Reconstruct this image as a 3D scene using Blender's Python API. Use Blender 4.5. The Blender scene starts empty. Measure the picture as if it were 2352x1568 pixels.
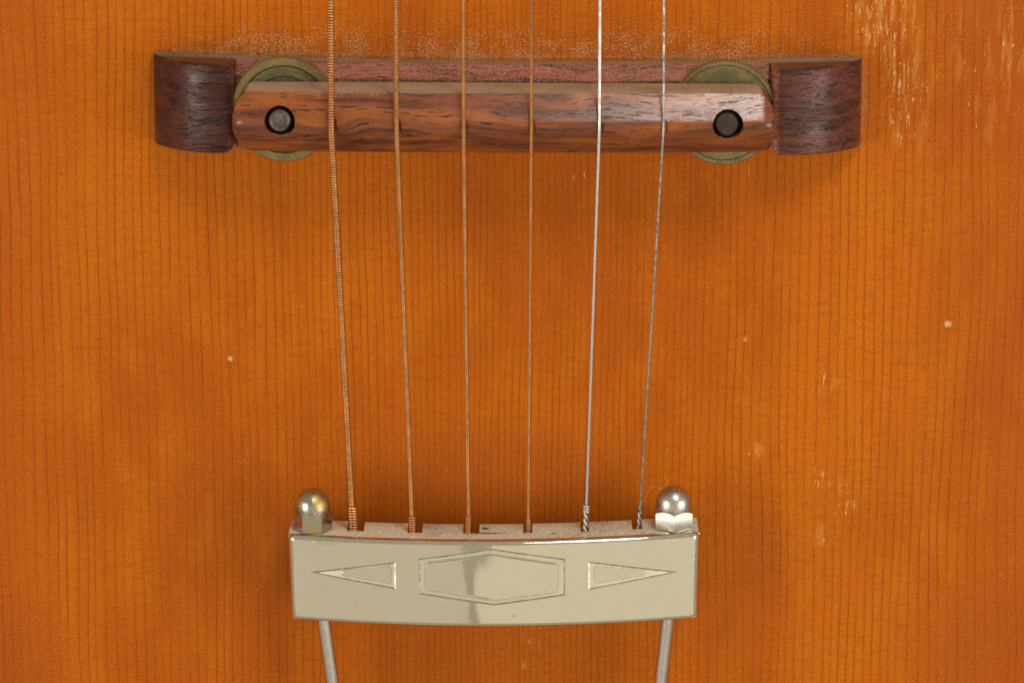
import bpy, bmesh, math, random
import numpy as np
from mathutils import Vector

SC = bpy.context.scene
COL = SC.collection
R = math.radians
random.seed(7)
rng = np.random.default_rng(7)

# ------------------------------------------------------------------ camera
K = 0.068e-3                 # metres per unit of the 2352-wide layout grid at the soundboard
D = 0.62                     # lens to soundboard
TILT = R(13.0)               # the lens looks down from the neck side
FRAME = 2352 * K
cam_d = bpy.data.cameras.new('camera')
cam = bpy.data.objects.new('camera', cam_d)
COL.objects.link(cam)
cam.location = (0, D * math.sin(TILT), D * math.cos(TILT))
cam.rotation_euler = (-TILT, 0, 0)
cam_d.sensor_width = 36.0
cam_d.lens = 36.0 * D / FRAME
cam_d.clip_start = 0.02
cam_d.clip_end = 50
cam_d.dof.use_dof = True
cam_d.dof.focus_distance = D - 0.004
cam_d.dof.aperture_fstop = 30
SC.camera = cam

# ------------------------------------------------------------------ room light
w = bpy.data.worlds.new('World')
SC.world = w
w.use_nodes = True
bg = w.node_tree.nodes['Background']
bg.inputs[0].default_value = (1.0, 0.90, 0.70, 1)
bg.inputs[1].default_value = 0.40


def area(name, loc, target, sx, sy, power, col):
    d = bpy.data.lights.new(name, 'AREA')
    d.shape = 'RECTANGLE'
    d.size, d.size_y = sx, sy
    d.energy = power
    d.color = col
    o = bpy.data.objects.new(name, d)
    COL.objects.link(o)
    o.location = loc
    o.rotation_euler = (Vector(target) - Vector(loc)).to_track_quat('-Z', 'Y').to_euler()
    return o


area('softbox_right', (0.62, -0.04, 0.50), (0, 0.0, 0), 0.36, 0.40, 3.3, (1.0, 0.95, 0.88))
area('softbox_left', (-0.62, -0.04, 0.50), (0, 0.0, 0), 0.36, 0.40, 3.1, (1.0, 0.95, 0.88))
area('softbox_neck_side', (0.20, 0.60, 0.57), (0, 0.0, 0), 0.20, 0.23, 2.7, (1.0, 0.95, 0.88))
# two big diffusers hang side by side behind the camera, a narrow gap between them
area('diffuser_left', (-0.755, -0.42, 1.05), (-0.755, -0.42 + 0.36, 0.05), 1.32, 1.0, 0.95, (1.0, 0.91, 0.73))
area('diffuser_right', (0.615, -0.42, 1.05), (0.615, -0.42 + 0.36, 0.05), 1.34, 1.0, 1.50, (1.0, 0.90, 0.70))

vs = SC.view_settings
vs.view_transform = 'Standard'
vs.look = 'None'
vs.exposure = 0.0
vs.gamma = 1.0
vs.use_curve_mapping = False
SC.cycles.max_bounces = 6

CAM = np.array(cam.location)
RIGHT = np.array((1.0, 0, 0))
UP = np.array((0, math.cos(TILT), -math.sin(TILT)))
FWD = -np.array((0, math.sin(TILT), math.cos(TILT)))


def at(px, py, z=0.0):
    """Real position of a point seen at layout (px, py) that stands at height z."""
    d = FWD + RIGHT * ((px - 1176) * K / D) + UP * ((784 - py) * K / D)
    t = (z - CAM[2]) / d[2]
    p = CAM + d * t
    return Vector(p)


MM = 1e-3


def arch(x, y):
    """height of the carved guitar top"""
    return -0.40 * x * x - 0.12 * y * y


# ------------------------------------------------------------------ node helpers
class NT:
    def __init__(self, name):
        self.m = bpy.data.materials.new(name)
        self.m.use_nodes = True
        self.t = self.m.node_tree
        self.b = self.t.nodes['Principled BSDF']

    def n(self, kind, **kw):
        nd = self.t.nodes.new('ShaderNode' + kind)
        for k, v in kw.items():
            setattr(nd, k, v)
        return nd

    def put(self, sock, v):
        if hasattr(v, 'is_output'):
            self.t.links.new(v, sock)
        elif isinstance(v, (tuple, list)) and len(v) == 3 and sock.type == 'RGBA':
            sock.default_value = (*v, 1)
        else:
            sock.default_value = v

    def math(self, op, a, b=0.0, c=0.0, clamp=False):
        nd = self.n('Math', operation=op, use_clamp=clamp)
        self.put(nd.inputs[0], a)
        self.put(nd.inputs[1], b)
        if op in ('MULTIPLY_ADD', 'WRAP', 'SMOOTH_MIN'):
            self.put(nd.inputs[2], c)
        return nd.outputs[0]

    def vmath(self, op, a, b=None):
        nd = self.n('VectorMath', operation=op)
        self.put(nd.inputs[0], a)
        if b is not None:
            self.put(nd.inputs[1], b)
        return nd.outputs[1] if op in ('LENGTH', 'DOT_PRODUCT', 'DISTANCE') else nd.outputs[0]

    def ramp(self, v, lo, hi, a=0.0, b=1.0, smooth=True):
        nd = self.n('MapRange')
        nd.interpolation_type = 'SMOOTHSTEP' if smooth else 'LINEAR'
        for i, x in enumerate((v, lo, hi, a, b)):
            self.put(nd.inputs[i], x)
        return nd.outputs[0]

    def mix(self, f, a, b, mode='MIX'):
        nd = self.n('Mix', data_type='RGBA', blend_type=mode)
        self.put(nd.inputs[0], f)
        self.put(nd.inputs[6], a)
        self.put(nd.inputs[7], b)
        return nd.outputs[2]

    def fmix(self, f, a, b):
        nd = self.n('Mix', data_type='FLOAT')
        self.put(nd.inputs[0], f)
        self.put(nd.inputs[2], a)
        self.put(nd.inputs[3], b)
        return nd.outputs[0]

    def noise(self, vec, scale=1.0, detail=2.0, rough=0.5, dist=0.0):
        nd = self.n('TexNoise')
        self.put(nd.inputs['Vector'], vec)
        nd.inputs['Scale'].default_value = scale
        nd.inputs['Detail'].default_value = detail
        nd.inputs['Roughness'].default_value = rough
        nd.inputs['Distortion'].default_value = dist
        return nd.outputs[0]

    def mm(self):
        """world position in millimetres"""
        g = self.n('NewGeometry')
        return self.vmath('MULTIPLY', g.outputs['Position'], (1000, 1000, 1000))

    def sep(self, v):
        nd = self.n('SeparateXYZ')
        self.put(nd.inputs[0], v)
        return nd.outputs

    def scl(self, v, x, y, z):
        return self.vmath('MULTIPLY', v, (x, y, z))

    def bump(self, h, dist, strength=1.0, normal=None):
        nd = self.n('Bump')
        nd.inputs['Distance'].default_value = dist
        nd.inputs['Strength'].default_value = strength
        self.put(nd.inputs['Height'], h)
        if normal is not None:
            self.put(nd.inputs['Normal'], normal)
        return nd.outputs[0]

    def set(self, **kw):
        for k, v in kw.items():
            self.put(self.b.inputs[k.replace('_', ' ')], v)
        return self.m


def mapped(nt, vec, cx, cy, rx, ry, rot=0.0):
    """elliptical patch 0..1 on the guitar top, centre and radii in mm"""
    v = nt.vmath('SUBTRACT', vec, (cx, cy, 0))
    if rot:
        nd = nt.n('VectorRotate', rotation_type='Z_AXIS')
        nt.put(nd.inputs['Vector'], v)
        nd.inputs['Angle'].default_value = R(-rot)
        v = nd.outputs[0]
    v = nt.scl(v, 1 / rx, 1 / ry, 0)
    return nt.ramp(nt.vmath('LENGTH', v), 1.0, 0.25)


def mmpos(px, py):
    p = at(px, py, 0)
    return p.x * 1000, p.y * 1000


# ------------------------------------------------------------------ materials
def mat_spruce():
    t = NT('varnished_spruce')
    P = t.mm()
    x, y, z = t.sep(P)
    flat = t.scl(P, 1, 1, 0)
    wob = t.noise(t.scl(flat, 0.045, 0.012, 0), 1, 2)
    wob2 = t.noise(t.scl(flat, 0.30, 0.09, 0), 1, 2)
    W = t.math('MULTIPLY_ADD', x, 0.60, t.math('MULTIPLY', t.math('ARCTANGENT', t.math('MULTIPLY', x, 1 / 30.0)), 11.5))   # wider rings towards the rims
    W = t.math('ADD', W, t.math('MULTIPLY', wob, 2.6))
    W = t.math('ADD', W, t.math('MULTIPLY', wob2, 0.30))
    vo = t.n('TexVoronoi', voronoi_dimensions='1D', feature='DISTANCE_TO_EDGE')
    t.put(vo.inputs['W'], W)
    vo.inputs['Scale'].default_value = 1.0
    vo.inputs['Randomness'].default_value = 0.45
    vc = t.n('TexVoronoi', voronoi_dimensions='1D', feature='F1')
    t.put(vc.inputs['W'], W)
    vc.inputs['Scale'].default_value = 1.0
    vc.inputs['Randomness'].default_value = 0.45
    cell = t.sep(vc.outputs['Color'])[0]
    line = t.ramp(vo.outputs['Distance'], 0.105, 0.01)
    halo = t.ramp(vo.outputs['Distance'], 0.42, 0.0)
    along = t.noise(t.scl(flat, 0.9, 0.05, 0), 1, 3)
    fleck = t.noise(t.scl(flat, 6.0, 1.2, 0), 1, 2)
    vary = t.ramp(t.noise(t.scl(flat, 0.10, 0.02, 0), 1, 2), 0.32, 0.62, 0.45, 1.0)
    ls = t.math('MULTIPLY', line, t.ramp(along, 0.34, 0.58, 0.50, 1.0))
    ls = t.math('MULTIPLY', ls, t.ramp(fleck, 0.3, 0.55, 0.60, 1.0))
    ls = t.math('MULTIPLY', ls, vary)
    # stain colour: amber heart, redder towards the rims of the burst
    big = t.noise(t.scl(flat, 0.030, 0.016, 0), 1, 3, 0.5, 0.4)
    mid = t.noise(t.scl(flat, 0.16, 0.07, 0), 1, 3, 0.55)
    amber = (0.475, 0.116, 0.0025)
    deep = (0.350, 0.073, 0.0025)
    red = (0.310, 0.045, 0.004)
    c = t.mix(t.ramp(big, 0.34, 0.66), deep, amber)
    c = t.mix(t.ramp(mid, 0.42, 0.68, 0.0, 0.50), c, (0.475, 0.134, 0.003))
    c = t.mix(t.math('MULTIPLY', t.ramp(cell, 0, 1, 0, 0.26), 1.0), c, deep)
    rim = t.math('ADD', t.math('MULTIPLY', x, t.math('MULTIPLY', x, 1 / 6400.0)),
                 t.math('MULTIPLY', t.math('SUBTRACT', big, 0.5), 0.55))
    c = t.mix(t.ramp(rim, 0.55, 1.35, 0.0, 0.75), c, red)
    # silky cross figure and warm brown mottling
    silk = t.noise(t.scl(flat, 0.35, 1.1, 0), 1, 3, 0.6)
    c = t.mix(t.ramp(silk, 0.46, 0.70, 0.0, 0.40), c, (0.30, 0.06, 0.004))
    # reddish brown stain below the tailpiece; darker patches around it and in the corners
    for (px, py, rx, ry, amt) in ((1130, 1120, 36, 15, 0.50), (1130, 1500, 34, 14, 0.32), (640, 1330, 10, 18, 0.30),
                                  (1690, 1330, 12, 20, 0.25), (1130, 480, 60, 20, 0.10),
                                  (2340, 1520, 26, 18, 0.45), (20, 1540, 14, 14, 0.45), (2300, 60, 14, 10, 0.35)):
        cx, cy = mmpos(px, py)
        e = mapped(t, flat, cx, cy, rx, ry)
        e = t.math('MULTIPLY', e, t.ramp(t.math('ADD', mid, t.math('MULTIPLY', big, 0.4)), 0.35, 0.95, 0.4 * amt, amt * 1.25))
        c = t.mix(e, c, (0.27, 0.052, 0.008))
    lead = t.math('MULTIPLY', t.ramp(t.math('SUBTRACT', W, vc.outputs['W']), 0.0, 0.5), t.ramp(along, 0.35, 0.62, 0.10, 0.35))
    c = t.mix(lead, c, (0.31, 0.060, 0.002))
    c = t.mix(t.math('MULTIPLY', halo, 0.12), c, (0.31, 0.070, 0.005))
    c = t.mix(t.math('MULTIPLY', ls, 0.78), c, (0.19, 0.026, 0.001))
    # dark pin specks in the varnish
    pin = t.noise(t.scl(flat, 4.2, 2.4, 0), 1, 1)
    c = t.mix(t.ramp(pin, 0.66, 0.74, 0, 0.6), c, (0.10, 0.03, 0.006))
    fine = t.noise(t.scl(flat, 4.6, 3.4, 0), 1, 2, 0.6)
    c = t.mix(t.ramp(fine, 0.50, 0.66, 0, 0.46), c, (0.22, 0.045, 0.003))
    c = t.mix(t.ramp(fine, 0.47, 0.30, 0, 0.34), c, (0.62, 0.22, 0.025))
    # chipped varnish flecks running with the grain
    fl = t.noise(t.scl(flat, 2.3, 0.36, 0), 1, 4, 0.72)
    fl2 = t.noise(t.scl(flat, 5.2, 1.3, 0), 1, 3, 0.7)
    chip = 0.0
    for (px, py, rx, ry, amt, rot) in ((2040, 40, 11, 14, .88, 0), (2080, 220, 7.0, 16, .86, 0), (2200, 130, 15, 16, .62, 0),
                                       (2330, 110, 7, 17, .70, 0), (2000, 20, 10, 5, .8, 0), (2280, 260, 13, 12, .60, 0), (2120, 330, 10, 8, .55, 0),
                                       (1890, 880, 5, 4.0, .78, 20), (1900, 1110, 7, 4.5, .80, -30), (1945, 1170, 5, 2.6, .84, 20),
                                       (1735, 1040, 3, 3, .82, 0), (2130, 1240, 2.4, 3, .55, 0), (2050, 920, 3, 5, .62, 0),
                                       (1330, 405, 2.2, 1.2, .90, 20), (1225, 1475, 5, 2.0, .75, -35), (1195, 1530, 2.5, 1.3, .8, 0),
                                       (1720, 400, 2.4, 4.5, .60, 0), (1890, 1230, 5, 4, .72, 0)):
        cx, cy = mmpos(px, py)
        e = mapped(t, flat, cx, cy, rx, ry, rot)
        chip = t.math('MAXIMUM', chip, t.math('MULTIPLY', e, amt))
    thr = t.math('MULTIPLY_ADD', chip, -0.265, 0.80)
    chipm = t.math('MULTIPLY', t.ramp(t.math('SUBTRACT', fl, thr), 0.0, 0.035), t.ramp(fl2, 0.40, 0.58, 0.25, 1.0))
    chipm = t.math('MULTIPLY', chipm, t.ramp(chip, 0.0, 0.12))
    # a few single dings
    ding = 0.0
    nw = t.n('TexNoise')
    t.put(nw.inputs['Vector'], t.scl(flat, 2.2, 2.2, 0))
    fw = t.scl(t.vmath('ADD', flat, t.scl(t.vmath('SUBTRACT', nw.outputs[1], (.5, .5, .5)), 1.5, 1.5, 0)), 1, 1, 0)
    for (px, py, rx, ry, rot) in ((2180, 750, 0.62, 0.50, 0), (528, 826, 0.40, 0.40, 0), 
                                  
                                  (1712, 780, .3, .3, 0)):
        cx, cy = mmpos(px, py)
        ding = t.math('MAXIMUM', ding, mapped(t, fw, cx, cy, rx * 1.2, ry * 1.2, rot))
    dingm = t.math('MULTIPLY', t.ramp(ding, 0.1, 0.5), t.ramp(fl2, 0.36, 0.55, 0.2, 0.9))
    wear = t.math('MAXIMUM', chipm, dingm)
    rub = t.math('MULTIPLY', t.ramp(chip, 0.35, 0.9), t.ramp(t.noise(t.scl(flat, 0.75, 0.10, 0), 1, 3, 0.6), 0.50, 0.62))
    c = t.mix(t.math('MULTIPLY', rub, 0.34), c, (0.58, 0.29, 0.07))
    c = t.mix(t.math('MULTIPLY', wear, 0.80), c, (0.76, 0.50, 0.26))
    # fine dust film lying on the varnish, thickest along the bridge
    cx, cy = mmpos(1150, 112)
    strip = t.ramp(t.math('ABSOLUTE', t.math('SUBTRACT', x, cx)), 58, 40)
    up = t.math('SUBTRACT', y, cy)
    band = t.math('MULTIPLY', t.math('MULTIPLY', t.ramp(up, 9.0, 0.0), t.ramp(up, -3.0, -1.5)), strip)
    cx2, cy2 = mmpos(1980, 230)
    side = mapped(t, flat, cx2, cy2, 2.2, 10)
    d1 = t.noise(t.scl(flat, 3.4, 3.4, 0), 1, 3, 0.65)
    cloud = t.noise(t.scl(flat, 0.22, 0.22, 0), 1, 3, 0.6)
    band = t.math('MULTIPLY', band, t.ramp(cloud, 0.32, 0.60, 0.45, 1.0))
    dthr = t.math('MULTIPLY_ADD', t.math('MAXIMUM', band, t.math('MULTIPLY', side, 0.7)), -0.24, 0.735)
    dust = t.ramp(t.math('SUBTRACT', d1, dthr), 0.0, 0.10)
    c = t.mix(t.math('MULTIPLY', dust, 0.60), c, (0.62, 0.42, 0.24))
    rgh = t.ramp(fine, 0.3, 0.7, 0.34, 0.46)
    rgh = t.fmix(t.math('MAXIMUM', wear, dust), rgh, 0.75)
    ht = t.math('MULTIPLY_ADD', t.noise(t.scl(flat, 1.6, 0.5, 0), 1, 3), 0.5, t.math('MULTIPLY', line, -0.4))
    nb = t.bump(ht, 0.00003, 1.0)
    return t.set(Base_Color=c, Roughness=rgh, Normal=nb, Specular_IOR_Level=0.09)


def dust_layer(t, c, rgh, amount=1.0, lo=0.80, hi=0.95, colr=(0.50, 0.36, 0.23), low=None, spill=None, scuffs=()):
    """dust settled on faces that look towards the neck (up while the guitar stands)"""
    g = t.n('NewGeometry')
    ny = t.sep(g.outputs['True Normal'])[1]
    P = t.mm()
    n1 = t.noise(t.scl(P, 2.4, 2.4, 2.4), 1, 4, 0.7)
    n2 = t.noise(t.scl(P, 0.12, 0.12, 0.12), 1, 2)
    n3 = t.noise(t.scl(P, 6, 6, 6), 1, 2)
    f = t.math('MULTIPLY', t.ramp(ny, lo, hi), t.ramp(t.math('ADD', n1, t.math('MULTIPLY', n2, 0.6)), 0.58, 0.84, 0.45, 1.0))
    if spill:
        gn = t.ramp(ny, 0.30, 0.42)
        sp = t.ramp(t.math('ADD', t.sep(P)[2], t.math('MULTIPLY', n1, 3.0)), spill[1], spill[0])
        sp = t.math('MULTIPLY', sp, t.math('MULTIPLY', t.ramp(t.sep(P)[0], -34, -22), t.ramp(t.sep(P)[0], spill[2], spill[3])))
        f = t.math('MAXIMUM', f, t.math('MULTIPLY', t.math('MULTIPLY', sp, gn), 0.8))
    for (sx_, sz_, rx_, rz_) in scuffs:
        q = t.vmath('LENGTH', t.scl(t.vmath('SUBTRACT', t.vmath('ADD', P, t.scl(t.vmath('SUBTRACT', t.scl(P, 0, 0, 0), (0, 0, 0)), 1, 1, 1)), (sx_, 0, sz_)), 1 / rx_, 0, 1 / rz_))
        q = t.math('ADD', q, t.math('MULTIPLY_ADD', n1, 2.2, -1.1))
        f = t.math('MULTIPLY', f, t.ramp(q, 0.55, 1.0, 0.15, 1.0))
    if low:
        f = t.math('MULTIPLY', f, t.ramp(t.sep(P)[2], low[1], low[0], 0.12, 1.0))
    f = t.math('MULTIPLY', f, amount, clamp=True)
    dc = t.mix(t.ramp(n3, 0.3, 0.7), tuple(v * 0.50 for v in colr), tuple(v * 1.25 for v in colr))
    c2 = t.mix(f, c, dc)
    r2 = t.fmix(f, rgh, 0.95)
    return c2, r2, f, n3


def mat_rosewood(name, base, dark, light, pore=0.75, rough=0.30, film=0.0, bumpd=0.00004, dusty=1.0, low=None, end_film=0.0, mid=None, spill=None, spec=0.5):
    t = NT(name)
    P = t.mm()
    x, y, z = t.sep(P)
    warp = t.noise(t.scl(P, 0.06, 0.12, 0.12), 1, 2)
    Q = t.vmath('ADD', P, t.vmath('SCALE', (0, 0, 0)))
    comb = t.n('CombineXYZ')
    t.put(comb.inputs[0], x)
    t.put(comb.inputs[1], t.math('ADD', y, t.math('MULTIPLY', warp, 5.0)))
    t.put(comb.inputs[2], z)
    Q = comb.outputs[0]
    streak = t.noise(t.scl(Q, 0.05, 1.1, 0.3), 1, 4, 0.6)
    tone = t.noise(t.scl(Q, 0.07, 0.35, 0.35), 1, 2)
    c = t.mix(t.ramp(streak, 0.36, 0.64), dark, base)
    c = t.mix(t.ramp(tone, 0.42, 0.72, 0, 0.75), c, light)
    if mid:
        c = t.mix(t.math('MULTIPLY', t.ramp(x, 36, 44), 0.55), c, t.mix(t.ramp(streak, 0.36, 0.64), (0.05, 0.014, 0.011), (0.16, 0.045, 0.032)))
        mf = t.math('MULTIPLY', t.ramp(x, mid[0], mid[0] + 1.5), t.ramp(x, mid[1], mid[1] - 1.5))
        c = t.mix(t.math('MULTIPLY', mf, 0.85), c, t.mix(t.ramp(streak, 0.36, 0.64), (0.19, 0.042, 0.022), (0.44, 0.115, 0.055)))
    por = t.noise(t.scl(Q, 0.24, 2.8, 0.7), 1, 3, 0.55)
    pm = t.ramp(por, 0.60, 0.67)
    por2 = t.noise(t.scl(Q, 0.55, 5.0, 0.7), 1, 2, 0.5)
    pm2 = t.ramp(por2, 0.62, 0.70)
    pall = t.math('MAXIMUM', pm, t.math('MULTIPLY', pm2, 0.6))
    c = t.mix(t.math('MULTIPLY', pall, pore), c, tuple(v * 0.12 for v in dark))
    fz = t.noise(t.scl(Q, 0.42, 6.0, 0.5), 1, 3, 0.6)
    rg = t.ramp(fz, 0.3, 0.7, rough * 0.8, rough * 1.35)
    if film:
        spk = t.noise(t.scl(P, 4.5, 4.5, 4.5), 1, 3, 0.7)
        cl = t.noise(t.scl(P, 0.2, 0.2, 0.2), 1, 2)
        f = t.math('MULTIPLY', t.ramp(spk, 0.50, 0.66), t.ramp(cl, 0.3, 0.6, 0.3, 1.0))
        f = t.math('MULTIPLY', f, t.math('ADD', film, t.math('MULTIPLY', t.ramp(x, -30, 42), end_film)))
        if mid:
            f = t.math('MAXIMUM', f, t.math('MULTIPLY', t.math('MULTIPLY', t.ramp(spk, 0.48, 0.62), mf), 0.5))
        c = t.mix(f, c, (0.50, 0.36, 0.26))
        rg = t.fmix(f, rg, 0.9)
    c, rg, f, n3 = dust_layer(t, c, rg, dusty, low=low, spill=spill)
    h = t.math('ADD', t.math('MULTIPLY', pall, -0.8), t.math('MULTIPLY', fz, 0.55))
    h = t.math('ADD', h, t.math('MULTIPLY', t.math('MULTIPLY', f, n3), 3.0))
    return t.set(Base_Color=c, Roughness=rg, Normal=t.bump(h, bumpd), Specular_IOR_Level=spec)


def mat_nickel(name, tint, rough=0.10, dusty=0.0, grime_reflection=False, tarnish=None, tarn_amt=0.0):
    t = NT(name)
    P = t.mm()
    n1 = t.noise(t.scl(P, 0.35, 0.35, 0.35), 1, 3, 0.6)
    n2 = t.noise(t.scl(P, 3.0, 3.0, 3.0), 1, 3, 0.7)
    c = t.mix(t.ramp(n1, 0.35, 0.7), tint, tuple(v * 0.965 for v in tint))
    rg = t.ramp(n2, 0.3, 0.75, rough * 0.8, rough * 1.6)
    metal = 1.0
    if tarnish:
        tn = t.noise(t.scl(P, 0.30, 0.30, 0.30), 1, 4, 0.65)
        f = t.math('MULTIPLY', t.ramp(tn, 0.45, 0.62), tarn_amt)
        c = t.mix(f, c, tarnish)
        rg = t.fmix(f, rg, rough * 2.4)
    spots = t.noise(t.scl(P, 1.5, 1.5, 1.5), 1, 2)
    sp = t.ramp(spots, 0.735, 0.77)
    c = t.mix(t.math('MULTIPLY', sp, 0.5), c, (0.20, 0.16, 0.11))
    rg = t.fmix(sp, rg, 0.45)
    if grime_reflection:
        a = t.n('Attribute', attribute_name='grime_reflection')
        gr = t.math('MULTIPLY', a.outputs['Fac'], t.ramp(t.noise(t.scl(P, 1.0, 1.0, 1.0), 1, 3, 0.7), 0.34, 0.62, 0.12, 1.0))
        c = t.mix(gr, c, (0.07, 0.055, 0.04))  # grime and the dark reflections at engraved edges, put into the colour
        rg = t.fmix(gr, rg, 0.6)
        br = t.math('MULTIPLY', t.n('Attribute', attribute_name='brushed').outputs['Fac'],
                    1.0)
        rg = t.fmix(br, rg, 0.30)
    if dusty:
        c, rg, f, n3 = dust_layer(t, c, rg, dusty, 0.5, 0.85, (0.82, 0.74, 0.56), scuffs=((-3.6, 12.6, 3.0, 0.55), (6.4, 13.0, .5, .5), (-4.2, 9.8, .8, 1.0)))
        metal = t.math('SUBTRACT', 1.0, f, clamp=True)
        h = t.math('ADD', t.math('MULTIPLY', n2, 0.02), t.math('MULTIPLY', t.math('MULTIPLY', f, n3), 3.0))
        nb = t.bump(h, 0.00006)
    else:
        nb = t.bump(t.math('MULTIPLY', n1, 1.0), 0.000008)
    return t.set(Base_Color=c, Roughness=rg, Metallic=metal, Normal=nb)


def mat_simple_metal(name, c1, c2, rough, scale=0.8, met=1.0):
    t = NT(name)
    P = t.mm()
    n = t.noise(t.scl(P, scale, scale, scale), 1, 3, 0.65)
    c = t.mix(t.ramp(n, 0.35, 0.65), c1, c2)
    return t.set(Base_Color=c, Roughness=t.ramp(n, 0.3, 0.7, rough * 0.8, rough * 1.3), Metallic=met)


def mat_brass():
    t = NT('patinated_brass')
    P = t.mm()
    n = t.noise(t.scl(P, 0.45, 0.45, 0.45), 1, 4, 0.65)
    n2 = t.noise(t.scl(P, 2.6, 2.6, 2.6), 1, 3, 0.7)
    c = t.mix(t.ramp(n, 0.36, 0.66), (0.30, 0.225, 0.085), (0.13, 0.12, 0.062))
    c = t.mix(t.ramp(n2, 0.55, 0.75, 0, 0.6), c, (0.42, 0.36, 0.17))
    met = t.ramp(n, 0.36, 0.66, 0.85, 0.45)
    rg = t.ramp(n2, 0.3, 0.7, 0.30, 0.52)
    c, rg, f, n3 = dust_layer(t, c, rg, 0.8)
    return t.set(Base_Color=c, Roughness=rg, Metallic=met, Normal=t.bump(n2, 0.00003))


def mat_dust():
    t = NT('pale_dust')
    P = t.mm()
    n = t.noise(t.scl(P, 1.5, 1.5, 1.5), 1, 2)
    return t.set(Base_Color=t.mix(t.ramp(n, .3, .7), (0.46, 0.30, 0.16), (0.72, 0.55, 0.37)), Roughness=0.95)


M = dict(
    spruce=mat_spruce(),
    base=mat_rosewood('dark_rosewood', (0.052, 0.012, 0.0075), (0.020, 0.0055, 0.0045), (0.105, 0.023, 0.010), 0.55, 0.22, film=0.05, bumpd=0.00016, low=(1.5, 4.2), end_film=0.08, mid=(-43, 41), spec=0.30),
    saddle=mat_rosewood('polished_rosewood', (0.20, 0.050, 0.014), (0.085, 0.022, 0.010), (0.32, 0.085, 0.010), 0.95, 0.19, film=0.08, dusty=0.85, spill=(18.7, 19.7, 30.0, -8.0)),
    nickel=mat_nickel('nickel_plate', (0.79, 0.735, 0.61), 0.055, dusty=0.0, grime_reflection=True),
    flange=mat_nickel('dusty_nickel', (0.26, 0.24, 0.21), 0.16, dusty=1.15),
    nut_l=mat_nickel('tarnished_nickel', (0.46, 0.42, 0.36), 0.22, tarnish=(0.44, 0.31, 0.09), tarn_amt=0.9),
    nut_r=mat_nickel('worn_nickel', (0.50, 0.47, 0.41), 0.30),
    rod=mat_simple_metal('dull_nickel_rod', (0.66, 0.63, 0.56), (0.55, 0.53, 0.48), 0.20),
    bronze=mat_simple_metal('bronze_winding', (0.62, 0.30, 0.115), (0.46, 0.22, 0.085), 0.36, 0.5),
    core=mat_simple_metal('string_core', (0.12, 0.06, 0.03), (0.08, 0.04, 0.02), 0.45),
    steel=mat_simple_metal('plain_steel', (0.56, 0.56, 0.54), (0.46, 0.46, 0.44), 0.36),
    steel_dull=mat_simple_metal('oxidised_steel', (0.44, 0.435, 0.42), (0.20, 0.19, 0.18), 0.38, 1.1),
    iron=mat_simple_metal('blackened_screw', (0.10, 0.08, 0.07), (0.20, 0.17, 0.15), 0.42),
    iron_dark=mat_simple_metal('rusty_dark_screw', (0.035, 0.024, 0.018), (0.07, 0.048, 0.035), 0.65, 0.8, 0.4),
    brass=mat_brass(),
    dust=mat_dust(),
)


# ------------------------------------------------------------------ object helpers
def thing(name, label, cat, loc, group=None):
    o = bpy.data.objects.new(name, None)
    COL.objects.link(o)
    o.empty_display_size = 0.005
    o.location = loc
    tag(o, label, cat, group)
    return o


def tag(o, label, cat, group=None):
    o['label'] = label
    o['category'] = cat
    if group:
        o['group'] = group
    return o


def wloc(o):
    v = Vector((0, 0, 0))
    while o is not None:
        v += o.location
        o = o.parent
    return v


def mesh(name, verts, faces, mat, parent=None, smooth=True, sharp=35, origin=None):
    off = wloc(parent) if parent else Vector((0, 0, 0))
    me = bpy.data.meshes.new(name)
    org = Vector(origin) if origin is not None else (off if parent else Vector((0, 0, 0)))
    vv = np.asarray([tuple(v) for v in verts], dtype=float) - np.array(org)
    me.from_pydata(vv.tolist(), [], [list(map(int, f)) for f in faces])
    me.validate()
    bm = bmesh.new()
    bm.from_mesh(me)
    bmesh.ops.recalc_face_normals(bm, faces=bm.faces)
    bm.to_mesh(me)
    bm.free()
    me.materials.append(mat)
    if smooth:
        me.polygons.foreach_set('use_smooth', [True] * len(me.polygons))
        if sharp:
            me.set_sharp_from_angle(angle=R(sharp))
    o = bpy.data.objects.new(name, me)
    COL.objects.link(o)
    if parent:
        o.parent = parent
    o.location = org - off
    return o


def loft(rings, close=True, cap=True):
    """quads between rings of equal length"""
    n = len(rings[0])
    v = [p for r in rings for p in r]
    f = []
    for i in range(len(rings) - 1):
        for j in range(n if close else n - 1):
            a, b = i * n + j, i * n + (j + 1) % n
            f.append((a, b, b + n, a + n))
    if cap:
        f.append(tuple(range(n - 1, -1, -1)))
        f.append(tuple(range((len(rings) - 1) * n, len(rings) * n)))
    return v, f


def lathe(profile, centre, axis, segs=48, wob=None, cap=True):
    """profile: (radius, along axis); axis 'y' or 'z'"""
    rings = []
    for (r, h) in profile:
        ring = []
        for k in range(segs):
            a = 2 * math.pi * k / segs
            rr = r if wob is None else wob(r, k, h)
            if axis == 'z':
                ring.append(Vector((rr * math.cos(a), rr * math.sin(a), h)) + Vector(centre))
            else:
                ring.append(Vector((rr * math.cos(a), h, rr * math.sin(a))) + Vector(centre))
        rings.append(ring)
    return loft(rings, True, cap)


def frames(path):
    """tangent / side / up for each point of a polyline array"""
    P = np.asarray(path)
    T = np.gradient(P, axis=0)
    T /= np.linalg.norm(T, axis=1)[:, None]
    side = np.cross(T, np.array((0, 0, 1.0)))
    side /= np.linalg.norm(side, axis=1)[:, None]
    up = np.cross(side, T)
    return P, T, side, up


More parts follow.
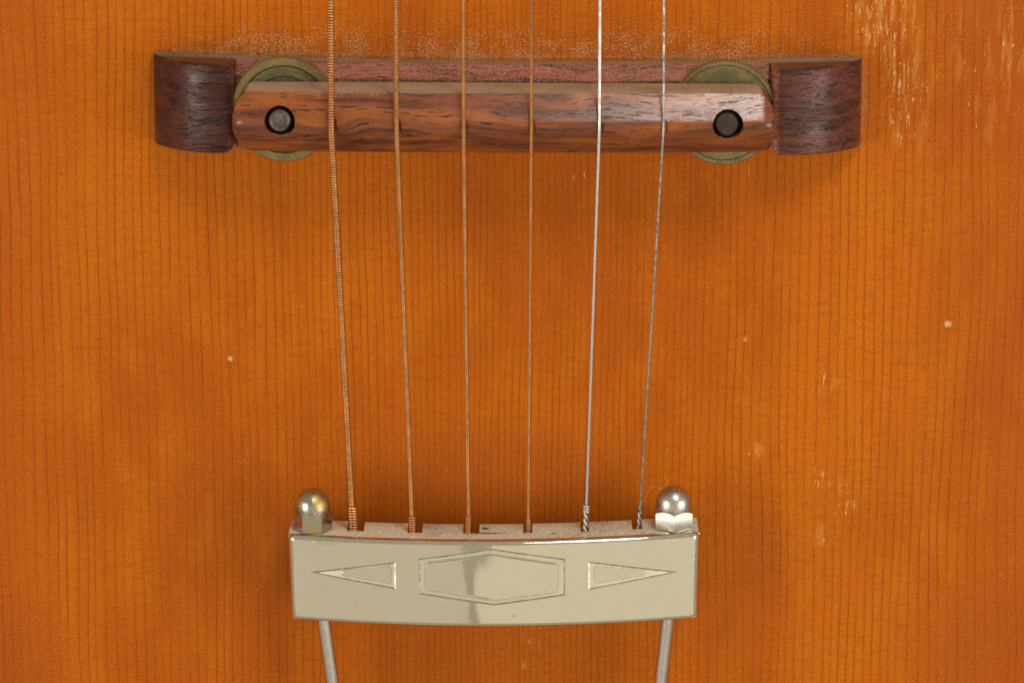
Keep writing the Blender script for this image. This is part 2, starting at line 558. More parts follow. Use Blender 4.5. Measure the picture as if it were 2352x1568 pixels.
def tube(path, rad, n=10, cap=True):
    P, T, S, U = frames(path)
    rad = np.broadcast_to(np.asarray(rad, dtype=float), (len(P),))
    a = np.linspace(0, 2 * math.pi, n, endpoint=False)
    V = P[:, None, :] + rad[:, None, None] * (np.cos(a)[None, :, None] * S[:, None, :] + np.sin(a)[None, :, None] * U[:, None, :])
    V = V.reshape(-1, 3)
    m = len(P)
    i, j = np.meshgrid(np.arange(m - 1), np.arange(n), indexing='ij')
    A = (i * n + j).ravel()
    B = (i * n + (j + 1) % n).ravel()
    F = np.stack([A, B, B + n, A + n], 1).tolist()
    if cap:
        F.append(list(range(n - 1, -1, -1)))
        F.append(list(range((m - 1) * n, m * n)))
    return V.tolist(), F


def resample(path, step):
    P = np.asarray(path)
    d = np.r_[0, np.cumsum(np.linalg.norm(np.diff(P, axis=0), axis=1))]
    m = max(2, int(d[-1] / step) + 1)
    s = np.linspace(0, d[-1], m)
    return np.stack([np.interp(s, d, P[:, k]) for k in range(3)], 1), s


def helix(path, rad, pitch, seg=10, phase=0.0, jit=0.0):
    Q, s = resample(path, pitch / seg)
    P, T, S, U = frames(Q)
    ph = 2 * math.pi * s / pitch + phase
    rad = np.broadcast_to(np.asarray(rad), (len(P),))
    return P + rad[:, None] * (np.cos(ph)[:, None] * S + np.sin(ph)[:, None] * U)


def apply_bool(o, cutters):
    for c in cutters:
        m = o.modifiers.new('cut', 'BOOLEAN')
        m.operation = 'DIFFERENCE'
        m.object = c
        m.solver = 'EXACT'
    bpy.context.view_layer.update()
    dg = bpy.context.evaluated_depsgraph_get()
    me = bpy.data.meshes.new_from_object(o.evaluated_get(dg))
    o.modifiers.clear()
    old = o.data
    o.data = me
    bpy.data.meshes.remove(old)
    me.polygons.foreach_set('use_smooth', [True] * len(me.polygons))
    me.set_sharp_from_angle(angle=R(32))
    for c in cutters:
        cm = c.data
        bpy.data.objects.remove(c)
        bpy.data.meshes.remove(cm)


# ------------------------------------------------------------------ guitar top
def build_top():
    nx, ny = 130, 110
    xs = np.linspace(-0.19, 0.19, nx)
    ys = np.linspace(-0.165, 0.165, ny)
    v = [(x, y, arch(x, y)) for y in ys for x in xs]
    v += [(x, y, arch(x, y) - 0.004) for y in ys for x in xs]
    f = []
    n = nx * ny
    for j in range(ny - 1):
        for i in range(nx - 1):
            a = j * nx + i
            f.append((a, a + 1, a + 1 + nx, a + nx))
            f.append((n + a, n + a + nx, n + a + nx + 1, n + a + 1))
    for i in range(nx - 1):
        f.append((i, n + i, n + i + 1, i + 1))
        a = (ny - 1) * nx + i
        f.append((a, a + 1, n + a + 1, n + a))
    for j in range(ny - 1):
        a = j * nx
        f.append((a, a + nx, n + a + nx, n + a))
        a = j * nx + nx - 1
        f.append((a, n + a, n + a + nx, a + nx))
    o = mesh('guitar_soundboard', v, f, M['spruce'], None, True, 40)
    tag(o, 'amber varnished straight-grained spruce guitar top under the bridge and strings', 'guitar top')


build_top()

# ------------------------------------------------------------------ bridge
Z_MID = 5.0 * MM
FOOT = 9.6 * MM
S_BOT = 9.0 * MM
S_WALL = 17.0 * MM
RIDGE0 = 19.4 * MM
XL = at(355, 225, 0).x
XR = at(1977, 235, 0).x
XSL = at(535, 240, FOOT).x          # inner ends of the raised feet
XSR = at(1773, 250, FOOT).x
bridge = thing('guitar_bridge', 'dark rosewood guitar bridge with two brass thumbwheels carrying the strings', 'bridge',
               (at(1166, 240, 0).x, at(1166, 240, 0).y, 0.0))


def build_base():
    def edge_u(x):
        a, b = at(355, 119, -1 * MM), at(1977, 131, -1 * MM)
        k = (x - a.x) / (b.x - a.x)
        return a.y + (b.y - a.y) * k - 0.0009 * math.sin(math.pi * min(1, max(0, k)))

    def edge_l(x):
        a, b = at(357, 331, 1.5 * MM), at(1974, 337, 1.5 * MM)
        k = (x - a.x) / (b.x - a.x)
        return a.y + (b.y - a.y) * k

    xs = set()
    for (a, b, n) in ((XL, XL + .8 * MM, 4), (XL + .8 * MM, XSL - 2.2 * MM, 14), (XSL - 2.2 * MM, XSL, 10), (XSL + .12 * MM, XSL + 1.2 * MM, 4),
                      (XSL + 1.2 * MM, XSR - 1.2 * MM, 60), (XSR - 1.2 * MM, XSR - .12 * MM, 4), (XSR, XSR + 2.2 * MM, 10),
                      (XSR + 2.2 * MM, XR - .8 * MM, 14), (XR - .8 * MM, XR, 4)):
        xs |= set(np.linspace(a, b, n).tolist())
    rings = []
    for x in sorted(xs):
        yu, yl = edge_u(x), edge_l(x)
        if x <= XSL or x >= XSR:
            if x <= XSL:
                k = (x - XL) / (XSL - XL)
                din, dout = XSL - x, x - XL
            else:
                k = (XR - x) / (XR - XSR)
                din, dout = x - XSR, XR - x
            zt = 1.3 * MM + (FOOT - 1.3 * MM) * (1 - (1 - min(1.0, k)) ** 2.9)
            if dout < .6 * MM:
                zt -= 0.5 * MM * (1 - dout / (.6 * MM)) ** 2
            if din < 1.9 * MM:                       # rounded nose of the foot, in plan and section
                q = 1 - din / (1.9 * MM)
                r = 1 - math.sqrt(max(0, 1 - q * q))
                yl += 1.5 * MM * r
                zt -= 0.9 * MM * r
                yu_t = yu - 1.9 * MM * r
            else:
                yu_t = yu
            cu, cz = 0.35 * MM, 0.35 * MM
            cl = 0.45 * MM
        else:
            zt = Z_MID
            yu_t = yu
            cu, cz = 2.3 * MM, 1.7 * MM
            cl = 0.5 * MM
        zb_u, zb_l = arch(x, yu) - 0.15 * MM, arch(x, yl) - 0.15 * MM
        pts = [(x, yl, zb_l), (x, yl, max(zt - cl, zb_l + .2 * MM)), (x, yl + cl * .3, zt - cl * .3), (x, yl + cl, zt)]
        for q in (0.25, 0.5, 0.75):
            pts.append((x, yl + cl + (yu_t - cu - yl - cl) * q, zt + 0.0))
        pts += [(x, yu_t - cu, zt), (x, yu_t, zt - cz), (x, yu - (yu - yu_t) * .7, zt - cz - (zt - cz) * .25),
                (x, yu, zt - cz - (zt - cz) * .5), (x, yu, zb_u)]
        rings.append([Vector(p) for p in pts])
    v, f = loft(rings)
    o = mesh('base', v, f, M['base'], bridge, True, 30)
    return o


build_base()

HOLES = [at(643, 279, 19 * MM), at(1672, 287, 19 * MM)]
STR = [  # x top, x saddle, x tail, y tail, diameter, wind pitch, colour
    (760, 761, 812, 1207, 16.5, 6.06),
    (909, 911, 948, 1211, 13.0, 5.2),
    (1063.5, 1065, 1077, 1213, 10.5, 4.1),
    (1221, 1220.5, 1213, 1213, 8.0, 3.0),
    (1378, 1376.5, 1344, 1209, 6.6, 0),
    (1525, 1524, 1466, 1200, 5.0, 0)]
SX0, SX1 = at(534, 285, 18 * MM).x, at(1781, 285, 18 * MM).x


def ridge_z(x):
    k = (x - 0.5 * (SX0 + SX1)) / (0.5 * (SX1 - SX0))
    return RIDGE0 + 1.5 * MM * (1 - k * k)


def ridge_y(x):
    a, b = at(560, 287, 19.4 * MM), at(1760, 294, 19.4 * MM)
    k = (x - a.x) / (b.x - a.x)
    return a.y + (b.y - a.y) * k


def build_saddle():
    yu0, yu1 = at(640, 207, S_WALL), at(1740, 212, S_WALL)
    yl0, yl1 = at(640, 347, S_WALL - 2 * MM), at(1740, 350, S_WALL - 2 * MM)

    def lin(a, b, x):
        return a.y + (b.y - a.y) * (x - a.x) / (b.x - a.x)
    er = 3.3 * MM
    xs = sorted(set(list(SX0 + er * (1 - np.cos(np.linspace(0.02, math.pi / 2, 16)))) +
                    list(np.linspace(SX0 + er, SX1 - er, 110)) +
                    list(SX1 - er * (1 - np.cos(np.linspace(0.02, math.pi / 2, 16))))))
    rings = []
    for x in xs:
        yu, yl, yr, zr = lin(yu0, yu1, x), lin(yl0, yl1, x), ridge_y(x), ridge_z(x)
        zw = S_WALL + (zr - RIDGE0) * 0.8
        d = min(x - SX0, SX1 - x)
        q = max(0.0, 1 - d / er)
        wfac = (1 - q ** 2.6) ** (1 / 2.0) if q < 1 else 0
        wfac = max(0.30, wfac)
        mid = 0.5 * (yu + yl) - 0.3 * MM
        tu, tl = mid + (yu - mid) * wfac, mid + (yl - mid) * wfac

        def top(y):
            if y >= yr:
                k = (y - yr) / (yu - yr)
                zz = zr - (zr - zw) * (0.92 * k + 0.08 * k ** 2.0)
            else:
                k = (yr - y) / (yr - yl)
                zz = zr - (zr - zw + 2.0 * MM) * (0.85 * k + 0.15 * k * k)
            zz -= 0.28 * MM * max(0.0, 1 - abs(y - yr) / (1.1 * MM)) ** 2
            return zz - 0.9 * MM * q ** 4
        N = 25
        ys = [tl + (tu - tl) * i / (N - 1) for i in range(N)]
        # keep the ridge as a real edge line
        j = min(range(1, N - 1), key=lambda i: abs(ys[i] - yr))
        if tl < yr < tu:
            ys[j] = yr
        pts = [(x, tl, S_BOT + .3 * MM), (x, tl, top(tl) - .35 * MM)] + [(x, y, top(y)) for y in ys[:]]
        pts[2] = (x, tl + .2 * MM, top(tl + .2 * MM))
        pts[-1] = (x, tu - .15 * MM, top(tu - .15 * MM))
        pts += [(x, tu, top(tu) - .25 * MM), (x, tu, S_BOT + .3 * MM), (x, tu - .3 * MM, S_BOT), (x, tl + .3 * MM, S_BOT)]
        rings.append([Vector(p) for p in pts])
    v, f = loft(rings)
    o = mesh('saddle', v, f, M['saddle'], bridge, True, 32)
    cut = []
    for h in HOLES:
        v, f = lathe([(2.30 * MM, 5 * MM), (2.30 * MM, 30 * MM)], (h.x, h.y, 0), 'z', 48)
        cut.append(mesh('cutter', v, f, M['saddle']))
    for (xa, xb, xc, yc, dia, pitch) in STR:
        p = at(xb, 296, 20 * MM)
        r = max(0.55 * MM, dia * K * 0.62)
        zc = ridge_z(p.x) + 0.12 * MM
        yr = ridge_y(p.x)
        rings = []
        for (yy, zz) in ((yr + 4.2 * MM, zc + 0.1 * MM), (yr, zc - 0.25 * MM), (yr - 5 * MM, zc - 2.2 * MM)):
            ring = []
            for k in range(9):
                a = math.pi + math.pi * k / 8
                ring.append(Vector((p.x + 0.12 * MM + r * math.cos(a), yy, zz + r * 1.25 * math.sin(a))))
            ring += [Vector((p.x + 0.12 * MM + r, yy, zz + 5 * MM)), Vector((p.x + 0.12 * MM - r, yy, zz + 5 * MM))]
            rings.append(ring)
        v, f = loft(rings)
        cut.append(mesh('cutter', v, f, M['saddle']))
    apply_bool(o, cut)


build_saddle()


def build_wheel(h, seed, rings_style):
    teeth = 84
    segs = teeth * 4
    rr = 8.1 * MM
    z0, z1 = 6.1 * MM, 8.5 * MM

    def wob(r, k, hh):
        if r > rr * 0.975:
            return r - (0.16 * MM if (k % 4) in (2, 3) else 0.0)
        return r
    if rings_style:
        prof = [(0.3 * MM, z0), (rr - .3 * MM, z0), (rr, z0 + .3 * MM), (rr, z1 - .35 * MM), (rr - .25 * MM, z1), (rr - 1.3 * MM, z1),
                (rr - 1.6 * MM, z1 - .35 * MM), (rr - 2.4 * MM, z1 - .38 * MM), (rr - 2.6 * MM, z1 - .2 * MM), (rr - 3.0 * MM, z1 - .2 * MM), (rr - 3.2 * MM, z1 - .4 * MM), (0.3 * MM, z1 - .4 * MM)]
    else:
        prof = [(0.3 * MM, z0), (rr - .3 * MM, z0), (rr, z0 + .3 * MM), (rr, z1 - .3 * MM), (rr - .25 * MM, z1), (rr - .75 * MM, z1),
                (rr - .9 * MM, z1 - .16 * MM), (0.3 * MM, z1 - .16 * MM)]
    v, f = lathe(prof, (h.x, h.y, 0), 'z', segs, wob)
    mesh('thumbwheel', v, f, M['brass'], bridge, True, 30)
    zt = 18.2 * MM
    rp = 1.92 * MM
    prof = [(rp, 3 * MM)]
    zz = 9.2 * MM
    while zz < zt - 1.2 * MM:                    # cut thread of the post
        prof += [(rp, zz), (rp - .18 * MM, zz + .25 * MM), (rp, zz + .5 * MM)]
        zz += .5 * MM
    prof += [(rp, zt - .5 * MM), (rp - .35 * MM, zt), (rp - .55 * MM, zt)] + ([(rp - .75 * MM, zt - .10 * MM), (.8 * MM, zt - .06 * MM), (.05 * MM, zt + .02 * MM)] if rings_style else [(.05 * MM, zt - .03 * MM)])
    v, f = lathe(prof, (h.x - 0.08 * MM, h.y, 0), 'z', 40)
    mesh('threaded_post', v, f, M['iron' if rings_style else 'iron_dark'], bridge, True, 35)


build_wheel(HOLES[0], 1, True)
build_wheel(HOLES[1], 2, False)

# ------------------------------------------------------------------ tailpiece
ZF_END = 12.5 * MM
BOW = 4.2 * MM
TX0, TX1 = at(661, 1222, ZF_END).x, at(1607, 1218, ZF_END).x
TXC, THW = 0.5 * (TX0 + TX1), 0.5 * (TX1 - TX0)


def zfront(x):
    k = (x - TXC) / THW
    return ZF_END + BOW * (1 - k * k)


T_TOP = at(1130, 1241, ZF_END + BOW).y
T_BOT = at(1140, 1441, ZF_END + BOW).y
tail = thing('trapeze_tailpiece', 'bowed nickel tailpiece with engraved hexagon and triangles holding the string ends', 'tailpiece',
             (TXC, 0.5 * (T_TOP + T_BOT), 0.0))


def y_top(x):
    k = (x - TXC) / THW
    return T_TOP + 0.0002 * k


def y_bot(x):
    k = (x - TXC) / THW
    return T_BOT + 0.00005 * k + 0.0001 * k * k


def plate_pt(px, py):
    """point of the bowed front seen at layout px, py"""
    z = ZF_END + BOW
    for _ in range(6):
        p = at(px, py, z)
        z = zfront(p.x)
    return (p.x, p.y)


HEX = [plate_pt(*p) for p in ((961, 1283), (1132, 1260), (1297.5, 1283), (1298, 1366), (1135, 1389), (963, 1363))]
HEXI = [plate_pt(*p) for p in ((976, 1291), (1129, 1271), (1282, 1293), (1282, 1359), (1134, 1379), (976, 1354))]
TRL = [plate_pt(*p) for p in ((711, 1312.5), (908.5, 1290), (909.5, 1352))]
TRLI = [plate_pt(*p) for p in ((740, 1313), (899, 1299), (899, 1340))]
TRR = [plate_pt(*p) for p in ((1557, 1312), (1351.5, 1289), (1351.5, 1353.5))]
TRRI = [plate_pt(*p) for p in ((1525, 1313), (1364, 1299), (1364, 1340))]


def sdf(poly, X, Y, rnd=0.0):
    """signed distance (negative inside) of a convex polygon"""
    P = np.array(poly)
    c = P.mean(0)
    if rnd:
        # shrink so that rounding restores the size
        Q = []
        n = len(P)
        lines = []
        for i in range(n):
            a, b = P[i], P[(i + 1) % n]
            e = (b - a) / np.linalg.norm(b - a)
            nn = np.array((e[1], -e[0]))
            if np.dot(c - a, nn) > 0:
                nn = -nn
            lines.append((nn, np.dot(nn, a) - rnd))
        for i in range(n):
            (n1, d1), (n2, d2) = lines[i - 1], lines[i]
            Q.append(np.linalg.solve(np.array([n1, n2]), np.array([d1, d2])))
        P = np.array(Q)
    d2 = np.full(X.shape, 1e9)
    inside = np.ones(X.shape, bool)
    for i in range(len(P)):
        a, b = P[i], P[(i + 1) % len(P)]
        e = b - a
        wx, wy = X - a[0], Y - a[1]
        h = np.clip((wx * e[0] + wy * e[1]) / e.dot(e), 0, 1)
        d2 = np.minimum(d2, (wx - h * e[0]) ** 2 + (wy - h * e[1]) ** 2)
        cr = e[0] * (c[1] - a[1]) - e[1] * (c[0] - a[0])
        inside &= ((e[0] * wy - e[1] * wx) * np.sign(cr)) >= 0
    d = np.sqrt(d2)
    return np.where(inside, -d, d) - rnd


def sst(x, a, b):
    t = np.clip((x - a) / (b - a), 0, 1)
    return t * t * (3 - 2 * t)


def build_plate():
    nx, ny = 1150, 270
    er = 0.9 * MM                                       # rounded rim
    u = np.linspace(0, 1, nx)
    v = np.linspace(0, 1, ny)
    U, V = np.meshgrid(u, v)
    # trapezoid outline: a little narrower at the lower edge
    xl = TX0 + (at(670, 1420, ZF_END).x - TX0) * (1 - V)
    xr = TX1 + (at(1603, 1415, ZF_END).x - TX1) * (1 - V)
    cr = 1.0 * MM
    for dist in (V * (T_TOP - T_BOT), (1 - V) * (T_TOP - T_BOT) * 1.8):
        q = np.clip(1 - dist / cr, 0, 1)
        xl = xl + cr * (1 - np.sqrt(1 - q * q)) * 0.8
        xr = xr - cr * (1 - np.sqrt(1 - q * q)) * 0.8
    X = xl + (xr - xl) * U
    yt = np.vectorize(y_top)(X)
    yb = np.vectorize(y_bot)(X)
    Y = yb + (yt - yb) * V
    Z0 = np.vectorize(zfront)(X)

    def height(X, Y, full=False):
        out = np.zeros_like(X)
        parts = np.zeros(X.shape, int)
        grime_reflection = np.zeros_like(X)
        brushed = np.zeros_like(X)
        dep = 0.06 * MM
        wv = 0.24 * MM
        for idx, (po, pi, rnd, rise) in enumerate(((HEX, HEXI, 0.8 * MM, 0.075), (TRL, TRLI, 0.45 * MM, 0.045), (TRR, TRRI, 0.45 * MM, 0.045))):
            so = sdf(po, X, Y)
            si = sdf(pi, X, Y, rnd)
            out -= dep * sst(-so, 0.0, wv)
            out += rise * MM * sst(-si, -0.05 * MM, 0.42 * MM) ** 1.0
            # soft swelling of the metal round the struck figure
            out += 0.025 * MM * np.exp(-np.maximum(so, 0) / (0.8 * MM)) * (so > 0)
            parts[so < 0] = 10 + idx
            parts[si < 0] = 20 + idx
            e = np.exp(-((so + 0.10 * MM) / (0.085 * MM)) ** 2)  # dark reflection line painted along the engraved outline, mixed with grime
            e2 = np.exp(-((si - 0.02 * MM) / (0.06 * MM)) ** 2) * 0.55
            grime_reflection = np.maximum(grime_reflection, np.maximum(e * 0.95, e2))
            brushed = np.maximum(brushed, ((so < -0.1 * MM) & (si > 0)) * 1.0)
        return out, parts, grime_reflection, brushed
    H, parts, grime_reflection, brushed = height(X, Y)
    for (px, py, rx, ry) in ((727, 1246, .9, .45), (757, 1247, 1.2, .4), (1180, 1415, .3, .3)):      # brown spots of old lacquer
        cx, cy = plate_pt(px, py)
        grime_reflection = np.maximum(grime_reflection, 0.55 * np.exp(-(((X - cx) / (rx * MM)) ** 2 + ((Y - cy) / (ry * MM)) ** 2) ** 2))
    # slow waviness of the polished sheet
    H = H + 0.035 * MM * np.sin(X / MM * 0.23 + 1.1) * np.cos(Y / MM * 0.41 + .4) + 0.02 * MM * np.sin(X / MM * 0.61 + Y / MM * .37)
    # rounded rim
    dx = np.minimum(X - xl, xr - X)
    dy = np.minimum(yt - Y, Y - yb)
    rim = np.zeros_like(X)
    for d in (dx, dy):
        q = np.clip(1 - d / er, 0, 1)
        rim = np.maximum(rim, 1 - np.sqrt(1 - q * q))
    qx, qy = np.clip(1 - dx / er, 0, 1), np.clip(1 - dy / er, 0, 1)
    qq = np.clip(np.sqrt(qx * qx + qy * qy), 0, 1)
    rim = 1 - np.sqrt(np.maximum(0, 1 - qq * qq))
    Z = Z0 + H - er * rim
    G = np.stack([X, Y, Z], -1)
    # exact vertex normals of the whole sheet, so its pieces join without a seam
    gu = np.gradient(G, axis=1)
    gv = np.gradient(G, axis=0)
    N = np.cross(gu, gv)
    N /= np.linalg.norm(N, axis=2)[..., None]
    idx = np.arange(nx * ny).reshape(ny, nx)
    fcs = np.stack([idx[:-1, :-1], idx[:-1, 1:], idx[1:, 1:], idx[1:, :-1]], -1).reshape(-1, 4)
    xcf = parts[:-1, :-1].reshape(-1)
    Gf, Nf = G.reshape(-1, 3), N.reshape(-1, 3)
    gf, bf = grime_reflection.reshape(-1), brushed.reshape(-1)

    def piece(name, sel, parent, extra=None):
        fs = fcs[sel]
        used = np.unique(fs)
        remap = np.full(nx * ny, -1)
        remap[used] = np.arange(len(used))
        verts = Gf[used]
        nor = Nf[used]
        faces = remap[fs].tolist()
        gr, br = gf[used], bf[used]
        if extra is not None:
            ev, ef = extra(remap)
            faces += [[int(i) if i >= 0 else len(used) - 1 - int(i) for i in q] for q in ef]
            verts = np.concatenate([verts, ev])
            gr = np.concatenate([gr, np.zeros(len(ev))])
            br = np.concatenate([br, np.zeros(len(ev))])
        off = np.array(wloc(parent))
        me = bpy.data.meshes.new(name)
        me.from_pydata((verts - off).tolist(), [], faces)
        me.materials.append(M['nickel'])
        me.polygons.foreach_set('use_smooth', [True] * len(me.polygons))
        a = me.attributes.new('grime_reflection', 'FLOAT', 'POINT')
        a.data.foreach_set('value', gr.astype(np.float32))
        a = me.attributes.new('brushed', 'FLOAT', 'POINT')
        a.data.foreach_set('value', br.astype(np.float32))
        if extra is None:
            me.normals_split_custom_set_from_vertices(nor.tolist())
        else:
            allN = np.concatenate([nor, np.zeros((len(verts) - len(nor), 3))])
            me.normals_split_custom_set_from_vertices(allN.tolist())
        o = bpy.data.objects.new(name, me)
        COL.objects.link(o)
        o.parent = parent
        return o

    def skirt(remap):
        # side and lower walls going back from the rim
        loop = [idx[j, 0] for j in range(ny - 1, -1, -1)] + [idx[0, i] for i in range(1, nx)] + [idx[j, nx - 1] for j in range(1, ny)]
        ev = []
        ef = []
        n = len(loop)
        base = []
        for q in loop:                                # a copy of the rim keeps the wall's own normals
            ev.append(Gf[q])
        for q in loop:
            p = Gf[q].copy()
            p[2] = p[2] - 8.0 * MM
            p[0] += (0.2 * MM if p[0] < TXC else -0.2 * MM)
            ev.append(p)
        for i in range(n - 1):
            ef.append([-(i) - 1, -(i + n) - 1, -(i + 1 + n) - 1, -(i + 1) - 1])
        return np.array(ev), ef

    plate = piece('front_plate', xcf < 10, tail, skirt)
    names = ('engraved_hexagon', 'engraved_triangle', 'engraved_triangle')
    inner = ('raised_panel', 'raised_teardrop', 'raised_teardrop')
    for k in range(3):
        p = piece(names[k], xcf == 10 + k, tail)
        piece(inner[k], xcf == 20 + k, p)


build_plate()

FLANGE_D = 9.6 * MM
SLOTS = ((797, 836), (936, 970), (1064, 1101), (1202, 1223), (1334, 1353), (1452, 1475))


def build_flange():
    """upper wall with the six string slots, open at its rear edge"""
    er = 0.9 * MM
    front, rear = [], []
    n = 120
    xa, xb = TX0 + .1 * MM, TX1 - .1 * MM
    slots = []
    for (a, b) in SLOTS:
        zc = zfront(at(0.5 * (a + b), 1207, 10 * MM).x) - FLANGE_D * 0.5
        slots.append((at(a, 1207, zc).x, at(b, 1207, zc).x))
    xs = set(np.linspace(xa, xb, n).tolist())
    for (a, b) in slots:
        xs |= {a, b, a - 1e-5, b + 1e-5}
    xs = sorted(xs)

    def zr(x):
        k = abs(x - TXC) / THW
        r = 0.0
        if k > 0.965:
            q = (k - 0.965) / 0.035
            r = 2.6 * MM * (1 - math.sqrt(max(0, 1 - q * q)))
        return zfront(x) - FLANGE_D + 0.25 * BOW * (k * k) * 0 + r
    rings = []
    for x in xs:
        zf = zfront(x) - er * 0.98
        z1 = zr(x)
        for (a, b) in slots:
            if a <= x <= b:
                z1 = zfront(x) - FLANGE_D * 0.46
                z1 += (0.25 * MM if (x - a) < .15 * MM or (b - x) < .15 * MM else 0)
        y = y_top(x)
        t = 1.1 * MM
        pts = [(x, y - .01 * MM, zf), (x, y, zf - .3 * MM)]
        for q in (.33, .66):
            pts.append((x, y + .03 * MM, zf - .3 * MM + (z1 + .15 * MM - zf + .3 * MM) * q))
        pts += [(x, y, z1 + .15 * MM), (x, y - .12 * MM, z1), (x, y - t, z1), (x, y - t, zf)]
        rings.append([Vector(p) for p in pts])
    v, f = loft(rings)
    o = mesh('dusty_top_flange', v, f, M['flange'], tail, True, 40)
    o['label'] = 'upper wall caked with tan dust, cut with six string slots'


build_flange()


def build_rods_and_nuts():
    for (px, py, dom, across, a0, mat, name, rods) in (
            (719, 1222, 39.5, 88, 0.0, M['nut_l'], 'acorn_nut', ((744, 1425), (768, 1600))),
            (1547, 1216, 40.5, 84, 30.0, M['nut_r'], 'acorn_nut', ((1534, 1422), (1514, 1600)))):
        zc = zfront(at(px, py, ZF_END).x) - 3.4 * MM
        # seat of the nut: where its flats touch the dusty wall
        c = Vector((at(px, py, zc).x, y_top(at(px, py, zc).x), zc))
        r = across * K * 0.5 / (math.cos(R(30)) if a0 else 1.0)
        r = across * K * 0.5 * (1.0 if not a0 else 1.155)
        hh = 3.1 * MM
        # chamfered hexagon
        rings = []
        hexpts = []
        for k in range(6):
            a = R(60 * k + (0 if not a0 else 30))
            hexpts.append((math.cos(a), math.sin(a)))
        seg = 12

        def hexr(a):
            a = (a - R(0 if not a0 else 30)) % R(60)
            return math.cos(R(30)) / math.cos(a - R(30))
        N = 72
        prof = [(0.88, 0.0, True), (0.97, 0.12, True), (1.0, 0.3, True), (1.0, 2.0, True), (1.0, hh / MM, 'ch')]
        lev = []
        for (rad, h, kind) in prof[:4]:
            lev.append([Vector((c.x + r * rad * hexr(2 * math.pi * k / N) * math.cos(2 * math.pi * k / N), c.y + h * MM,
                                c.z + r * rad * hexr(2 * math.pi * k / N) * math.sin(2 * math.pi * k / N))) for k in range(N)])
        ring = []
        for k in range(N):                                # turned chamfer: flats rise higher than corners
            a = 2 * math.pi * k / N
            q = hexr(a)
            ring.append(Vector((c.x + r * q * math.cos(a), c.y + hh - (q - math.cos(R(30))) * r * 0.9, c.z + r * q * math.sin(a))))
        lev.append(ring)
        rd = dom * K
        lev.append([Vector((c.x + rd * 1.0 * math.cos(2 * math.pi * k / N), c.y + hh + .12 * MM, c.z + rd * math.sin(2 * math.pi * k / N))) for k in range(N)])
        v, f = loft(lev)
        nut = mesh(name, v, f, mat, tail, True, 28, origin=c)
        # dome
        prof = [(rd * .96, hh + .05 * MM), (rd * .985, hh + .35 * MM), (rd * .985, hh + .95 * MM)]
        for k in range(1, 15):
            a = R(90) * k / 15
            prof.append((rd * .985 * math.cos(a), hh + .95 * MM + rd * 1.0 * math.sin(a)))
        prof.append((rd * .02, hh + .95 * MM + rd * 1.0))
        v, f = lathe(prof, c, 'y', 56)
        mesh('dome', v, f, mat, nut, True, 60)
        # rod running back under the plate to the tail of the guitar
        (x0, y0), (x1, y1) = rods
        z0 = zfront(at(x0, y0, ZF_END).x) - 4.6 * MM
        a = at(x0, y0, z0)
        z1 = z0 - 1.5 * MM
        b = at(x1, y1, z1)
        d = (b - a).normalized()
        p0 = a - d * 8 * MM
        p1 = b + d * 0.05
        path, _ = resample([tuple(p0), tuple(a), tuple(b), tuple(p1)], 1.5 * MM)
        v, f = tube(path, 15.5 * K, 24)
        mesh('support_rod', v, f, M['rod'], tail, True, 60)


build_rods_and_nuts()

# ------------------------------------------------------------------ strings
LABELS = [
    ('wound_string', 'thickest bronze-wound guitar string, ridges plainly visible, outermost over the bridge'),
    ('wound_string', 'second thickest bronze-wound string, beside the thickest one'),
    ('wound_string', 'slender bronze-wound string between the second thickest and the thinnest wound strings'),
    ('wound_string', 'thinnest bronze-wound string, next to the bright plain steel string'),
    ('plain_string', 'bright plain steel string with twisted end, next to the thinnest wound string'),
    ('plain_string', 'thinnest dull grey plain steel string, outermost over the bridge, with twisted end')]


def bend(pts, n=9, ease=1.6 * MM):
    """polyline with its inner corner rounded"""
    a, b, c = [np.array(p) for p in pts]
    u = (a - b) / np.linalg.norm(a - b)
    w2 = (c - b) / np.linalg.norm(c - b)
    p, q = b + u * ease, b + w2 * ease
    out = [a]
    for t in np.linspace(0, 1, n):
        out.append((1 - t) ** 2 * p + 2 * t * (1 - t) * b + t * t * q)
    out.append(c)
    return np.array(out)


